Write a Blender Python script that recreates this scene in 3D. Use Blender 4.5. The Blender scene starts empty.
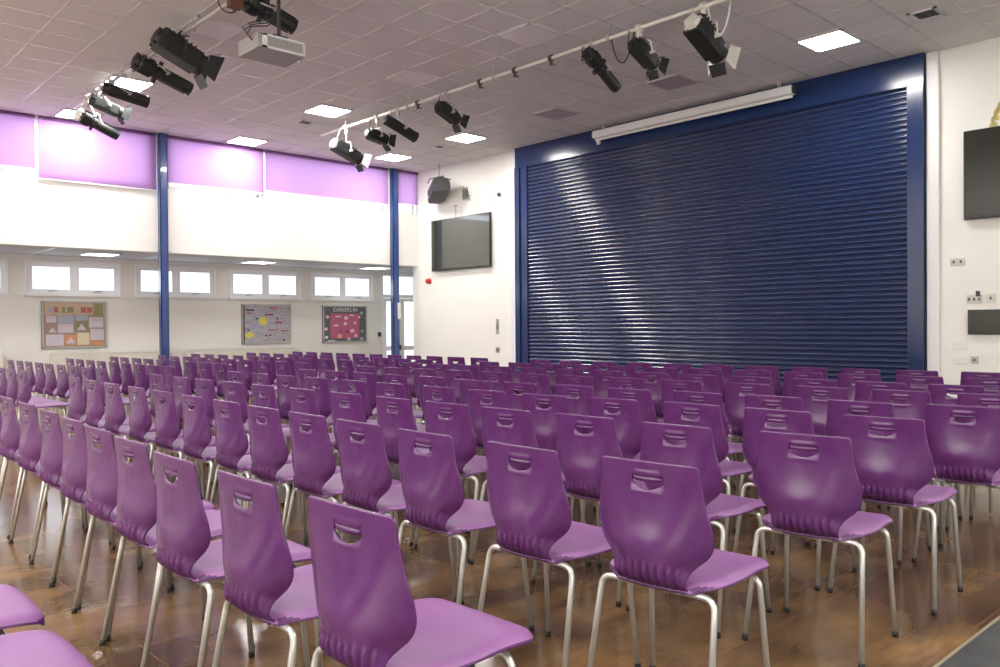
import bpy, bmesh, math, random
from mathutils import Vector, Matrix
random.seed(7)
PI = math.pi
sc = bpy.context.scene
COL = sc.collection

# ------------------------------------------------------------------ materials
def mat(name, base=(.8,.8,.8), rough=.5, metal=0., spec=.5, emis=None, estr=0., coat=0.):
    m = bpy.data.materials.new(name); m.use_nodes = True
    b = m.node_tree.nodes['Principled BSDF']
    b.inputs['Base Color'].default_value = (*base, 1)
    b.inputs['Roughness'].default_value = rough
    b.inputs['Metallic'].default_value = metal
    b.inputs['Specular IOR Level'].default_value = spec
    b.inputs['Coat Weight'].default_value = coat
    if emis:
        b.inputs['Emission Color'].default_value = (*emis, 1)
        b.inputs['Emission Strength'].default_value = estr
    return m
def nodes(m):
    nt = m.node_tree
    return nt, nt.nodes, nt.links, nt.nodes['Principled BSDF']
def noise_tint(m, c1, c2, scale, detail=4, lo=.35, hi=.65, stretch=None, rough=None, bump=0.):
    nt, N, L, b = nodes(m)
    tc = N.new('ShaderNodeTexCoord'); mp = N.new('ShaderNodeMapping')
    if stretch: mp.inputs['Scale'].default_value = stretch
    nz = N.new('ShaderNodeTexNoise'); nz.inputs['Scale'].default_value = scale; nz.inputs['Detail'].default_value = detail
    cr = N.new('ShaderNodeValToRGB')
    cr.color_ramp.elements[0].position = lo; cr.color_ramp.elements[0].color = (*c1,1)
    cr.color_ramp.elements[1].position = hi; cr.color_ramp.elements[1].color = (*c2,1)
    L.new(tc.outputs['Object'], mp.inputs[0]); L.new(mp.outputs[0], nz.inputs['Vector'])
    L.new(nz.outputs['Fac'], cr.inputs[0]); L.new(cr.outputs[0], b.inputs['Base Color'])
    if rough:
        mr = N.new('ShaderNodeMapRange'); mr.inputs['To Min'].default_value = rough[0]; mr.inputs['To Max'].default_value = rough[1]
        L.new(nz.outputs['Fac'], mr.inputs[0]); L.new(mr.outputs[0], b.inputs['Roughness'])
    if bump:
        bp = N.new('ShaderNodeBump'); bp.inputs['Strength'].default_value = bump; bp.inputs['Distance'].default_value = .01
        L.new(nz.outputs['Fac'], bp.inputs['Height']); L.new(bp.outputs[0], b.inputs['Normal'])
    return m

M = {}
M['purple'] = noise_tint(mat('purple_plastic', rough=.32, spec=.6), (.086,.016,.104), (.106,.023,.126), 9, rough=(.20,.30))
M['purple_seat'] = noise_tint(mat('purple_seat_plastic', rough=.42, spec=.5), (.27,.115,.30), (.30,.13,.33), 9, rough=(.36,.5))  # same plastic as the backs, colour lightened for overhead light on the seats
M['leg'] = mat('satin_grey_steel', (.62,.615,.59), .30, .7)
M['rubber'] = mat('black_rubber', (.012,.012,.012), .7)
M['wall'] = noise_tint(mat('cream_wall_paint', rough=.75, spec=.3), (.86,.855,.79), (.88,.875,.81), 1.3)
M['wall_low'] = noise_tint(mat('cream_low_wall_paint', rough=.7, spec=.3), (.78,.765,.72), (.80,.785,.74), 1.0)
M['white'] = mat('white_paint', (.82,.82,.81), .4)
M['cream'] = mat('cream_paint', (.76,.73,.64), .45)
M['upvc'] = mat('white_window_plastic', (.88,.89,.92), .3)
M['blue_post'] = mat('blue_gloss_post', (.035,.075,.23), .22, coat=.4)
M['navy'] = mat('navy_powder_coat', (.009,.028,.105), .2, spec=.6)
M['navy_slat'] = mat('navy_slat_coat', (.005,.020,.082), .16, spec=1.0)
M['black'] = noise_tint(mat('black_metal', rough=.45), (.012,.014,.013), (.022,.025,.024), 20)
M['dark'] = mat('dark_grey_metal', (.05,.05,.05), .5)
M['steel'] = mat('galvanised_steel', (.55,.52,.49), .38, .4)
M['white_metal'] = mat('pale_metal', (.80,.78,.70), .35, .1)
M['screen'] = mat('dark_glass_screen', (.045,.047,.036), .12, spec=.9, coat=.6)
M['screen_dark'] = mat('very_dark_glass_screen', (.022,.023,.016), .2, spec=.4)  # same glass as the left television, base darkened for its weaker reflections
M['red'] = mat('red_plastic', (.55,.02,.02), .35)
M['grey_plastic'] = mat('grey_plastic', (.42,.42,.40), .4)
M['plate'] = mat('brushed_plate', (.45,.44,.40), .35, .5)
M['gold'] = mat('pale_gold_paint', (.72,.52,.16), .4)
M['tan'] = mat('faint_tan_paint', (.62,.52,.36), .5)
M['alu'] = mat('aluminium_frame', (.50,.49,.46), .4, .5)
M['lens'] = mat('lamp_lens', (.05,.05,.06), .05, spec=1.)
M['tile'] = noise_tint(mat('ceiling_tile', rough=.85, spec=.2), (.80,.785,.775), (.83,.815,.80), 60, detail=2)
M['tile_off'] = mat('unlit_diffuser', (.93,.90,.91), .5)
M['tile_dark'] = mat('dull_mauve_diffuser', (.50,.45,.50), .6)
M['grid'] = mat('ceiling_grid_metal', (.66,.635,.62), .28, spec=.7)
M['panel'] = mat('lit_diffuser', (.9,.9,.9), .5, emis=(1,.965,.95), estr=55)
M['soffit_panel'] = mat('soft_diffuser', (.8,.8,.8), .5, emis=(1,.98,.96), estr=4.5)
M['soffit'] = mat('soffit_tile', (.52,.53,.55), .8)
M['grey_floor'] = noise_tint(mat('dark_grey_vinyl', rough=.5), (.055,.06,.06), (.085,.09,.088), 8)
M['strip'] = mat('pale_floor_strip', (.32,.27,.19), .5)
M['glass'] = mat('window_glass', (1,1,1), .02)
_b = M['glass'].node_tree.nodes['Principled BSDF']; _b.inputs['Transmission Weight'].default_value = 1; _b.inputs['IOR'].default_value = 1.02

# glass that lets daylight in cleanly
def frosted():
    m = bpy.data.materials.new('daylit_glass'); m.use_nodes = True
    nt = m.node_tree; N = nt.nodes; L = nt.links; N.clear()
    o = N.new('ShaderNodeOutputMaterial'); t = N.new('ShaderNodeBsdfTransparent'); g = N.new('ShaderNodeBsdfGlossy')
    g.inputs['Roughness'].default_value = .05
    mx = N.new('ShaderNodeMixShader'); mx.inputs[0].default_value = .06
    t.inputs[0].default_value = (.95,.97,1,1)
    L.new(t.outputs[0], mx.inputs[1]); L.new(g.outputs[0], mx.inputs[2]); L.new(mx.outputs[0], o.inputs[0])
    return m
M['pane'] = frosted()

def blind_mat():
    m = bpy.data.materials.new('purple_blind_fabric'); m.use_nodes = True
    nt = m.node_tree; N = nt.nodes; L = nt.links; N.clear()
    o = N.new('ShaderNodeOutputMaterial'); d = N.new('ShaderNodeBsdfDiffuse'); t = N.new('ShaderNodeBsdfTranslucent')
    d.inputs[0].default_value = (.36,.20,.41,1); t.inputs[0].default_value = (.50,.29,.56,1)
    mx = N.new('ShaderNodeMixShader'); mx.inputs[0].default_value = .38
    L.new(d.outputs[0], mx.inputs[1]); L.new(t.outputs[0], mx.inputs[2]); L.new(mx.outputs[0], o.inputs[0])
    return m
M['blind'] = blind_mat()

def floor_mat():
    m = mat('polished_brown_floor', rough=.16, spec=.42)
    nt, N, L, b = nodes(m)
    tc = N.new('ShaderNodeTexCoord')
    n1 = N.new('ShaderNodeTexNoise'); n1.inputs['Scale'].default_value = 1.3; n1.inputs['Detail'].default_value = 6; n1.inputs['Roughness'].default_value = .55
    n1.inputs['Distortion'].default_value = .2
    mp = N.new('ShaderNodeMapping'); mp.inputs['Scale'].default_value = (1.0, 1.7, 1)
    L.new(tc.outputs['Object'], mp.inputs[0]); L.new(mp.outputs[0], n1.inputs['Vector'])
    cr = N.new('ShaderNodeValToRGB'); e = cr.color_ramp.elements
    e[0].position = .30; e[0].color = (.055,.032,.020,1); e[1].position = .72; e[1].color = (.34,.19,.072,1)
    e2 = e.new(.46); e2.color = (.13,.075,.034,1); e3 = e.new(.57); e3.color = (.20,.118,.052,1)
    L.new(n1.outputs['Fac'], cr.inputs[0])
    # grain
    n2 = N.new('ShaderNodeTexNoise'); n2.inputs['Scale'].default_value = 14; n2.inputs['Detail'].default_value = 5
    mp2 = N.new('ShaderNodeMapping'); mp2.inputs['Scale'].default_value = (.5, 3.2, 1)
    L.new(tc.outputs['Object'], mp2.inputs[0]); L.new(mp2.outputs[0], n2.inputs['Vector'])
    mix = N.new('ShaderNodeMix'); mix.data_type = 'RGBA'; mix.blend_type = 'OVERLAY'; mix.inputs[0].default_value = .28
    L.new(cr.outputs[0], mix.inputs[6]); L.new(n2.outputs['Fac'], mix.inputs[7])
    # sheet seams
    br = N.new('ShaderNodeTexBrick'); br.offset = 0; br.inputs['Scale'].default_value = 1
    br.inputs['Brick Width'].default_value = 1.22; br.inputs['Row Height'].default_value = .61; br.inputs['Mortar Size'].default_value = .004
    br.inputs['Color1'].default_value = (0,0,0,1); br.inputs['Color2'].default_value = (0,0,0,1); br.inputs['Mortar'].default_value = (1,1,1,1)
    L.new(tc.outputs['Object'], br.inputs['Vector'])
    mx2 = N.new('ShaderNodeMix'); mx2.data_type = 'RGBA'; mx2.inputs[7].default_value = (.30,.17,.08,1)
    mm = N.new('ShaderNodeMath'); mm.operation = 'MULTIPLY'; mm.inputs[1].default_value = .35
    L.new(br.outputs['Color'], mm.inputs[0]); L.new(mm.outputs[0], mx2.inputs[0]); L.new(mix.outputs[2], mx2.inputs[6])
    L.new(mx2.outputs[2], b.inputs['Base Color'])
    mr = N.new('ShaderNodeMapRange'); mr.inputs['To Min'].default_value = .09; mr.inputs['To Max'].default_value = .26
    L.new(n2.outputs['Fac'], mr.inputs[0]); L.new(mr.outputs[0], b.inputs['Roughness'])
    return m
M['floor'] = floor_mat()

# ------------------------------------------------------------------ geometry helpers
def link(name, me, m, parent=None):
    o = bpy.data.objects.new(name, me); COL.objects.link(o)
    if m is not None and not me.materials:
        me.materials.append(M[m] if isinstance(m, str) else m)
    if parent: o.parent = parent
    return o
def finish(name, bm, m, parent=None, smooth=False, loc=None):
    bmesh.ops.recalc_face_normals(bm, faces=bm.faces)
    me = bpy.data.meshes.new(name); bm.to_mesh(me); bm.free()
    if smooth:
        for p in me.polygons: p.use_smooth = True
    o = link(name, me, m, parent)
    if loc: o.location = loc
    return o
def box(bm, x0, x1, y0, y1, z0, z1, mtx=None, bev=0.):
    r = bmesh.ops.create_cube(bm, size=1)
    vs = r['verts']
    bmesh.ops.scale(bm, vec=(x1-x0, y1-y0, z1-z0), verts=vs)
    bmesh.ops.translate(bm, vec=((x0+x1)/2, (y0+y1)/2, (z0+z1)/2), verts=vs)
    if bev:
        es = list({e for v in vs for e in v.link_edges})
        rr = bmesh.ops.bevel(bm, geom=es, offset=bev, segments=2, affect='EDGES', profile=.5)
        vs = list({v for f in rr['faces'] for v in f.verts} | {v for v in vs if v.is_valid})
    if mtx is not None: bmesh.ops.transform(bm, matrix=mtx, verts=vs)
    return vs
def tube(bm, pts, r, seg=10, cap=True, closed=False):
    pts = [Vector(p) for p in pts]; n = len(pts); rings = []
    up = Vector((0,0,1)); prev = None
    for i, p in enumerate(pts):
        if closed: t = (pts[(i+1) % n]-pts[i-1]).normalized()
        else: t = (pts[min(i+1,n-1)]-pts[max(i-1,0)]).normalized()
        if prev is None:
            a = t.cross(up)
            if a.length < 1e-3: a = t.cross(Vector((1,0,0)))
            a.normalize()
        else:
            a = (prev - t*prev.dot(t)).normalized()
        prev = a; b = t.cross(a)
        rr = r[i] if isinstance(r, (list, tuple)) else r
        rings.append([bm.verts.new(p + (a*math.cos(2*PI*k/seg)+b*math.sin(2*PI*k/seg))*rr) for k in range(seg)])
    for i in range(n if closed else n-1):
        A, B = rings[i], rings[(i+1) % n]
        for k in range(seg): bm.faces.new((A[k], A[(k+1)%seg], B[(k+1)%seg], B[k]))
    if cap and not closed:
        bm.faces.new(rings[0][::-1]); bm.faces.new(rings[-1])
    return [v for rg in rings for v in rg]
def lathe(bm, prof, mtx, seg=20):
    # prof: (distance along local x, radius)
    rings = []
    for (x, r) in prof:
        rings.append([bm.verts.new(mtx @ Vector((x, r*math.cos(2*PI*k/seg), r*math.sin(2*PI*k/seg)))) for k in range(seg)])
    for A, B in zip(rings, rings[1:]):
        for k in range(seg): bm.faces.new((A[k], A[(k+1)%seg], B[(k+1)%seg], B[k]))
    bm.faces.new(rings[0][::-1]); bm.faces.new(rings[-1])
def obox(name, m, *a, parent=None, bev=0., mtx=None):
    bm = bmesh.new(); box(bm, *a, bev=bev, mtx=mtx); return finish(name, bm, m, parent)
def tag(o, label, cat, group=None):
    o['label'] = label; o['category'] = cat
    if group: o['group'] = group
    return o
def thing(name, label, cat, loc=(0,0,0), rz=0., group=None):
    o = bpy.data.objects.new(name, None); COL.objects.link(o); o.empty_display_size = .1
    o.location = loc; o.rotation_euler = (0,0,rz)
    return tag(o, label, cat, group)
def struct(o):
    o['kind'] = 'structure'; return o

# ------------------------------------------------------------------ camera (measured, f = 820.7 px at 1000 px wide)
cam = bpy.data.cameras.new('camera'); co = bpy.data.objects.new('camera', cam); COL.objects.link(co)
cam.sensor_width = 36; cam.lens = 820.73*36/1000; cam.clip_start = .05; cam.clip_end = 200
r = Vector((0.73406,-0.67905,-0.00748)); u = Vector((0.01197,0.00193,0.99993)); f = Vector((0.67898,0.73409,-0.00954))
co.matrix_world = Matrix(((r.x,u.x,-f.x,0),(r.y,u.y,-f.y,0),(r.z,u.z,-f.z,1.28),(0,0,0,1)))
sc.camera = co

# ------------------------------------------------------------------ room dimensions
ZF = -.055     # floor level (measured below the chair datum)
XS = 11.7      # stage wall
YU = 15.45     # upper side wall and blue posts
YR = 17.45     # recessed window wall
HC = 4.88      # ceiling
HB = 2.69      # soffit
X0, Y0 = -6.5, -3.5
XE = 13.6      # end of the recess

def wall_with_holes(name, axis, pos, thick, a0, a1, z0, z1, holes, m):
    """axis 'y': wall in plane y=pos, spanning x a0..a1; axis 'x': plane x=pos spanning y."""
    bm = bmesh.new()
    xs = sorted({a0, a1, *[h[0] for h in holes], *[h[1] for h in holes]})
    zs = sorted({z0, z1, *[h[2] for h in holes], *[h[3] for h in holes]})
    for i in range(len(xs)-1):
        for j in range(len(zs)-1):
            cx, cz = (xs[i]+xs[i+1])/2, (zs[j]+zs[j+1])/2
            if any(h[0] < cx < h[1] and h[2] < cz < h[3] for h in holes): continue
            if axis == 'y': box(bm, xs[i], xs[i+1], pos, pos+thick, zs[j], zs[j+1])
            else: box(bm, pos, pos+thick, xs[i], xs[i+1], zs[j], zs[j+1])
    bmesh.ops.remove_doubles(bm, verts=bm.verts, dist=1e-4)
    # drop internal faces
    seen = {}
    for fc in list(bm.faces):
        k = tuple(round(c, 3) for c in fc.calc_center_median())
        seen.setdefault(k, []).append(fc)
    dl = [x for v in seen.values() if len(v) > 1 for x in v]
    bmesh.ops.delete(bm, geom=dl, context='FACES_ONLY')
    return struct(finish(name, bm, m))

# floor
struct(obox('floor', 'floor', X0, XE, 1.194, YR, ZF-.1, ZF))
g = struct(obox('floor_border', 'grey_floor', X0, XS, Y0, 1.180, ZF-.1, ZF))
struct(obox('trim_1', 'strip', X0, XS, 1.180, 1.194, ZF-.1, ZF+.001))

# ceiling: tiles in the shader tint, real metal grid below
bm = bmesh.new(); box(bm, X0, XS+.2, Y0, YU+.15, HC, HC+.1); struct(finish('ceiling', bm, 'tile'))
bm = bmesh.new()
x = 9.9-.6*27
gx = []
while x < XS: gx.append(x); x += .6
y = 4.53-.594*13; gy = []
while y < YU: gy.append(y); y += .594
for x in gx:
    if x > X0: box(bm, x-.012, x+.012, Y0, YU, HC-.006, HC+.01)
for y in gy:
    if y > Y0: box(bm, X0, XS, y-.012, y+.012, HC-.006, HC+.01)
struct(finish('ceiling_grid', bm, 'grid'))

# side wall above the low aisle: glazed band behind the blinds
HOLES_UP = [(-3.2,-.4,3.90,4.80),(-.2,2.6,3.90,4.80),(2.8,5.55,3.90,4.80),(5.9,7.75,3.90,4.80),(7.85,10.8,3.90,4.80),(11.1,XS-.05,3.90,4.80)]
wall_with_holes('wall_left_upper', 'y', YU+.02, .2, X0, XS, HB, HC, HOLES_UP, 'wall')
# stage wall (returns left of the shutter and right of it)
SH0, SH1 = 4.2, 12.06
wall_with_holes('wall_stage', 'x', XS, .3, Y0, YU+.22, ZF, HC, [(SH0, SH1, ZF, 4.879)], 'wall')
# room shell out of view
struct(obox('wall_back', 'wall', X0-.2, X0, Y0, YR+.2, ZF, HC))
struct(obox('wall_right', 'wall', X0, XS+.3, Y0-.2, Y0, ZF, HC))
# recessed aisle
WIN = [(-6.0,-4.34),(-4.0,-2.34),(-2.0,-.36),(.0,1.64),(1.98,3.64),(3.98,5.64),(5.98,7.62),(7.98,9.71),(10.03,11.75)]
wh = [(a, b, 1.95, 2.57) for a, b in WIN] + [(12.0, 13.32, ZF, 2.66)]
wall_with_holes('wall_left_lower', 'y', YR, .25, X0, XE, ZF, HB, wh, 'wall_low')
struct(obox('soffit', 'soffit', X0, XE, YU+.22, YR+.2, HB, HB+.1))
struct(obox('wall_recess_end', 'wall', XE, XE+.2, YU, YR+.25, ZF, HB))
struct(obox('wall_recess_side', 'wall', XS+.3, XE, YU-.02, YU+.22, ZF, HB))
# soffit joint strips
bm = bmesh.new()
for k in range(9):
    xx = -4+2.0*k
    box(bm, xx, xx+.03, YU+.22, YR, HB-.006, HB+.01)
struct(finish('trim_2', bm, 'grid'))
struct(obox('trim_3', 'white', X0, XE, YR-.04, YR, HB-.07, HB))

# ------------------------------------------------------------------ windows
for i, (a, b) in enumerate(WIN):
    bm = bmesh.new()
    z0, z1 = 1.95, 2.57; y0, y1 = YR-.02, YR+.12
    def fr(x0,x1,za,zb,ya=y0+.05,yb=y1): box(bm, x0, x1, ya, yb, za, zb)
    # architrave and sill
    box(bm, a-.03, a, y0, YR, z0-.0, z1); box(bm, b, b+.03, y0, YR, z0-.0, z1)
    box(bm, a-.03, b+.03, y0, YR, z1, z1+.03)
    fr(a, b, z0, z0+.07); fr(a, b, z1-.07, z1); fr(a, a+.07, z0+.07, z1-.07); fr(b-.07, b, z0+.07, z1-.07); fr((a+b)/2-.06, (a+b)/2+.06, z0+.07, z1-.07)
    w = struct(finish('window_%d' % (i+1), bm, 'upvc'))
    s = obox('window_sill', 'white', a-.05, b+.05, YR-.06, YR+.04, 1.91, 1.95, parent=w)
    for c0, c1 in ((a+.07, (a+b)/2-.06), ((a+b)/2+.06, b-.07)):
        bm = bmesh.new()
        for q in ((c0,c1,2.02,2.045),(c0,c1,2.475,2.50),(c0,c0+.025,2.045,2.475),(c1-.025,c1,2.045,2.475)): box(bm, q[0],q[1],YR+.02,YR+.08,q[2],q[3])
        sf = finish('sash', bm, 'upvc', w)
        obox('pane', 'pane', c0+.02, c1-.02, YR+.075, YR+.08, 2.04, 2.48, parent=sf)
        m_ = (c0+c1)/2
        bm = bmesh.new(); box(bm, m_-.06, m_+.02, YR-.0, YR+.02, 2.0, 2.02); box(bm, m_+.0, m_+.09, YR-.012, YR+.01, 2.012, 2.03)
        finish('catch', bm, 'grey_plastic', sf)

# high windows behind the blinds
for i, h in enumerate(HOLES_UP):
    bm = bmesh.new()
    for q in ((h[0],h[1],h[2],h[2]+.05),(h[0],h[1],h[3]-.05,h[3]),(h[0],h[0]+.05,h[2],h[3]),(h[1]-.05,h[1],h[2],h[3])):
        box(bm, q[0], q[1], YU+.12, YU+.18, q[2], q[3])
    w = struct(finish('window_%d' % (i+21), bm, 'white'))
    obox('pane', 'pane', h[0]+.05, h[1]-.05, YU+.15, YU+.155, h[2]+.05, h[3]-.05, parent=w)

# glazed double door at the end of the aisle
bm = bmesh.new()
for q in ((12.0,12.09,ZF,2.66),(13.23,13.32,ZF,2.66),(12.09,13.23,2.58,2.66),(12.09,13.23,2.02,2.10)): box(bm, q[0],q[1],YR+.02,YR+.12,q[2],q[3])
d = struct(finish('door_1', bm, 'upvc'))
obox('transom_pane', 'pane', 12.09, 13.23, YR+.075, YR+.08, 2.1, 2.58, parent=d)
for k, (a, b) in enumerate(((12.10, 12.655), (12.665, 13.22))):
    bm = bmesh.new()
    for q in ((a,b,ZF+.01,.12),(a,b,1.93,2.01),(a,a+.09,.12,1.93),(b-.09,b,.12,1.93),(a+.09,b-.09,.66,.77)): box(bm, q[0],q[1],YR+.03,YR+.09,q[2],q[3])
    lf = finish('door_leaf', bm, 'upvc', d)
    obox('door_pane', 'pane', a+.09, b-.09, YR+.06, YR+.065, .14, 1.93, parent=lf)
    bm = bmesh.new(); box(bm, b-.075, b-.02, YR-.005, YR+.04, .68, .80); finish('door_handle', bm, 'dark', lf)

# posts
def post(x0, x1, label):
    t = thing('steel_post', label, 'post', ((x0+x1)/2, YU-.06, ZF))
    w = (x1-x0)/2
    bm = bmesh.new()
    box(bm, -w, w, -.06, -.045, .02, HC-ZF-.01); box(bm, -w, w, .045, .06, .02, HC-ZF-.01); box(bm, -.02, .02, -.045, .045, .02, HC-ZF-.01)
    box(bm, -w, -w+.012, -.06, .06, .02, HC-ZF-.01); box(bm, w-.012, w, -.06, .06, .02, HC-ZF-.01)
    finish('shaft', bm, 'blue_post', t)
    bm = bmesh.new(); box(bm, -w-.04, w+.04, -.1, .1, 0, .02); finish('base_plate', bm, 'blue_post', t)
    return t
post(5.69, 5.83, 'blue gloss steel post standing between the two purple blinds nearest the camera side')
p2 = post(10.90, 11.05, 'blue gloss steel post beside the glazed door near the corner')
tag(obox('notice_plate', 'white', 10.99, 11.08, YU-.145, YU-.135, 1.45, 1.82), 'white narrow notice fixed to the blue post by the door', 'notice')
bm = bmesh.new(); tube(bm, [(11.10,YU-.03,1.0),(11.10,YU-.03,3.95)], .014); tag(finish('conduit_pipe', bm, 'white', smooth=True), 'thin white pipe running up the wall beside the far blue post', 'pipe')

# blinds
def blind(x0, x1, zb, label, y=YU-.015):
    t = thing('roller_blind', label, 'blind', ((x0+x1)/2, y, zb), group='purple roller blinds')
    w = (x1-x0)/2; h = HC-.04-zb
    bm = bmesh.new()
    n = 12; vs = []
    for i in range(n+1):
        xx = -w+2*w*i/n
        vs.append((bm.verts.new((xx, .004*math.sin(i*1.9), .02)), bm.verts.new((xx, 0, h))))
    for a, b in zip(vs, vs[1:]): bm.faces.new((a[0], b[0], b[1], a[1]))
    finish('blind_fabric', bm, 'blind', t, smooth=True)
    obox('bottom_bar', 'white', -w, w, -.012, .012, 0, .022, parent=t)
    bm = bmesh.new(); tube(bm, [(-w,0,h+.01),(w,0,h+.01)], .028, 12); finish('roller', bm, 'blind', t, smooth=True)
    bm = bmesh.new(); tube(bm, [(w+.012,-.02,h),(w+.012,-.02,-.03)], .005, 6); finish('pull_cord', bm, 'white', t)
blind(-3.3, -.3, 3.9, 'purple roller blind furthest to the left along the high windows')
blind(-.2, 3.66, 3.96, 'purple roller blind cut by the left edge of the picture, set higher')
blind(3.72, 5.66, 3.81, 'purple roller blind immediately left of the first blue post, hanging lowest')
blind(5.87, 7.79, 3.98, 'purple roller blind immediately right of the first blue post')
blind(7.84, 10.84, 4.04, 'wide purple roller blind behind the far lighting bar end')
blind(11.07, 11.68, 4.10, 'narrow purple roller blind in the corner beside the black loudspeaker')

# radiators under the windows
def radiator(x0, x1, label):
    t = thing('radiator', label, 'radiator', ((x0+x1)/2, YR-.10, ZF), group='low cream radiators')
    w = (x1-x0)/2
    bm = bmesh.new(); box(bm, -w, w, -.035, .035, .2, .845, bev=.008)
    n = int(w*2/.06)
    for i in range(n): box(bm, -w+.03+i*.06, -w+.055+i*.06, -.042, -.034, .25, .79)
    finish('radiator_panel', bm, 'cream', t)
    obox('top_grille', 'cream', -w-.01, w+.01, -.045, .045, .845, .865, parent=t)
    for s in (-1, 1):
        bm = bmesh.new(); tube(bm, [(s*(w+.03),0,0),(s*(w+.03),0,.24),(s*w,0,.24)], .012, 8); finish('pipe', bm, 'cream', t, smooth=True)
    for s in (-1, 1):
        bm = bmesh.new(); box(bm, s*w*.7-.02, s*w*.7+.02, .035, .099, .3, .34); finish('wall_bracket', bm, 'cream', t)
radiator(1.2, 3.55, 'low cream radiator cut off by the left edge of the picture')
radiator(4.35, 6.6, 'low cream radiator below the colourful tan noticeboard')
radiator(6.95, 9.5, 'low cream radiator below the black and white noticeboard')

# ------------------------------------------------------------------ noticeboards
def card(name, t, x0, x1, z0, z1, m, d=0): 
    return obox(name, m, x0, x1, -.006-d*.002, -.001-d*.002, z0, z1, parent=t)
def board(x0, x1, z0, z1, label, backing):
    t = thing('noticeboard', label, 'noticeboard', ((x0+x1)/2, YR-.03, z0))
    w = (x1-x0)/2; h = z1-z0
    bm = bmesh.new(); box(bm, -w, w, 0, .025, 0, h); finish('backing_board', bm, backing, t)
    bm = bmesh.new()
    for q in ((-w,w,0,.03),(-w,w,h-.03,h),(-w,-w+.03,0,h),(w-.03,w,0,h)): box(bm, q[0],q[1],-.015,.028,q[2],q[3])
    finish('frame', bm, 'alu', t)
    return t, w, h
C = {}
def cm(key, c, rough=.6):
    if key not in C: C[key] = mat(key, c, rough)
    return C[key]
paper = cm('lilac_white_paper', (.56,.50,.56)); tanp = cm('tan_paper', (.50,.38,.26)); org = cm('orange_paper', (.60,.27,.13)); brn = cm('brown_backing', (.36,.25,.19))
redp = cm('faded_red_paper', (.45,.13,.12)); grn = cm('olive_paper', (.24,.25,.13)); blu = cm('grey_blue_paper', (.36,.38,.46)); pink = cm('pink_paper', (.46,.12,.21)); slate = cm('slate_backing', (.10,.12,.13))
yel = cm('yellow_paper', (.70,.62,.08)); mar = cm('maroon_paper', (.28,.03,.09)); wh = cm('white_paper', (.78,.76,.76)); dk = cm('ink', (.03,.03,.05)); cream_p = cm('cream_paper', (.66,.60,.42)); lpink = cm('pale_pink_paper', (.80,.50,.58))
t, w, h = board(4.21, 5.38, .905, 1.82, 'tan noticeboard covered in boxed papers and triangles on the window wall', brn)
card('header_banner', t, -w+.05, w-.05, h-.27, h-.04, tanp)
def letter_blob(nm, x, z, sx, sz, m, d=1): return card(nm, t, x-sx, x+sx, z-sz, z+sz, m, d)
for x, mm, s in ((-.42, blu, .05), (-.33, redp, .035), (-.2, grn, .03), (-.08, grn, .055), (.16, redp, .05), (.27, redp, .045)): letter_blob('cut_out_letter', x, h-.17, s, .055, mm)
letter_blob('foil_panel', .43, h-.16, .09, .12, grn)
for q in ((-w+.08,-.33,.50,.63,paper),(-.31,-.02,.48,.64,blu),(-.30,-.03,.30,.47,paper),(-w+.07,-.2,.05,.27,paper),(-w+.08,-.32,.29,.46,brn),
          (0,.24,.33,.52,grn),(.26,.52,.40,.60,paper),(.28,.53,.15,.37,paper),(-.18,.02,.06,.26,org),(.04,.26,.06,.30,cream_p),(.28,.53,.05,.13,org),(.02,.24,.54,.64,blu)):
    card('poster', t, *q)
for x, z, s in ((-.40,.31,.07),(-.08,.09,.09),(.12,.35,.09)):
    bm = bmesh.new(); a = [bm.verts.new(v) for v in ((x-s,-.0095,z),(x+s,-.0095,z),(x,-.0095,z+s*1.4))]; bm.faces.new(a); finish('triangle_card', bm, paper, t)
for k in range(5):
    card('text_line', t, .31, .50, .56-.03*k, .565-.03*k, dk, 1) if k < 2 else card('text_line', t, -.47, -.25, .22-.03*(k-2), .224-.03*(k-2), blu, 1)

def scribble_mat():
    m = mat('doodle_paper', rough=.7); nt, N, L, b = nodes(m)
    tc = N.new('ShaderNodeTexCoord'); v = N.new('ShaderNodeTexVoronoi'); v.inputs['Scale'].default_value = 42; v.feature = 'DISTANCE_TO_EDGE'
    cr = N.new('ShaderNodeValToRGB'); cr.color_ramp.elements[0].position = .05; cr.color_ramp.elements[0].color = (.24,.22,.28,1); cr.color_ramp.elements[1].position = .20; cr.color_ramp.elements[1].color = (.66,.64,.68,1)
    L.new(tc.outputs['Object'], v.inputs['Vector']); L.new(v.outputs['Distance'], cr.inputs[0]); L.new(cr.outputs[0], b.inputs['Base Color']); return m
t, w, h = board(8.24, 9.44, .905, 1.81, 'noticeboard of black and white doodles with yellow, red and lilac tags', scribble_mat())
card('edge_strip', t, -w+.03, -w+.065, .03, h-.03, dk)
def oval(nm, t, x, z, a, b_, m, d=1):
    bm = bmesh.new(); bm.faces.new([bm.verts.new((x+a*math.cos(k*PI/10), -.004-d*.003, z+b_*math.sin(k*PI/10))) for k in range(20)]); return finish(nm, bm, m, t)
oval('round_tag', t, -.09, h-.38, .10, .10, yel); oval('oval_tag', t, -.42, h-.70, .11, .06, yel)
card('banner_tag', t, -.38, -.2, h-.55, h-.44, cm('lilac_tag', (.36,.34,.58)), 1)
for x, dz, s, mm in ((.16,.07,.1,redp),(.06,.22,.1,mar),(.30,.40,.09,mar),(.12,.57,.09,redp),(.44,.59,.10,redp),(-.40,.12,.1,dk),(-.42,.19,.05,redp)):
    card('name_tag', t, x-s, x+s, h-dz-.035, h-dz+.0, mm, 1)
for x, dz in ((-.02,.72),(.08,.71),(-.45,.58),(-.24,.33),(.26,.33),(.42,.82)): oval('doodle_spot', t, x, h-dz, .025, .022, dk)

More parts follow.
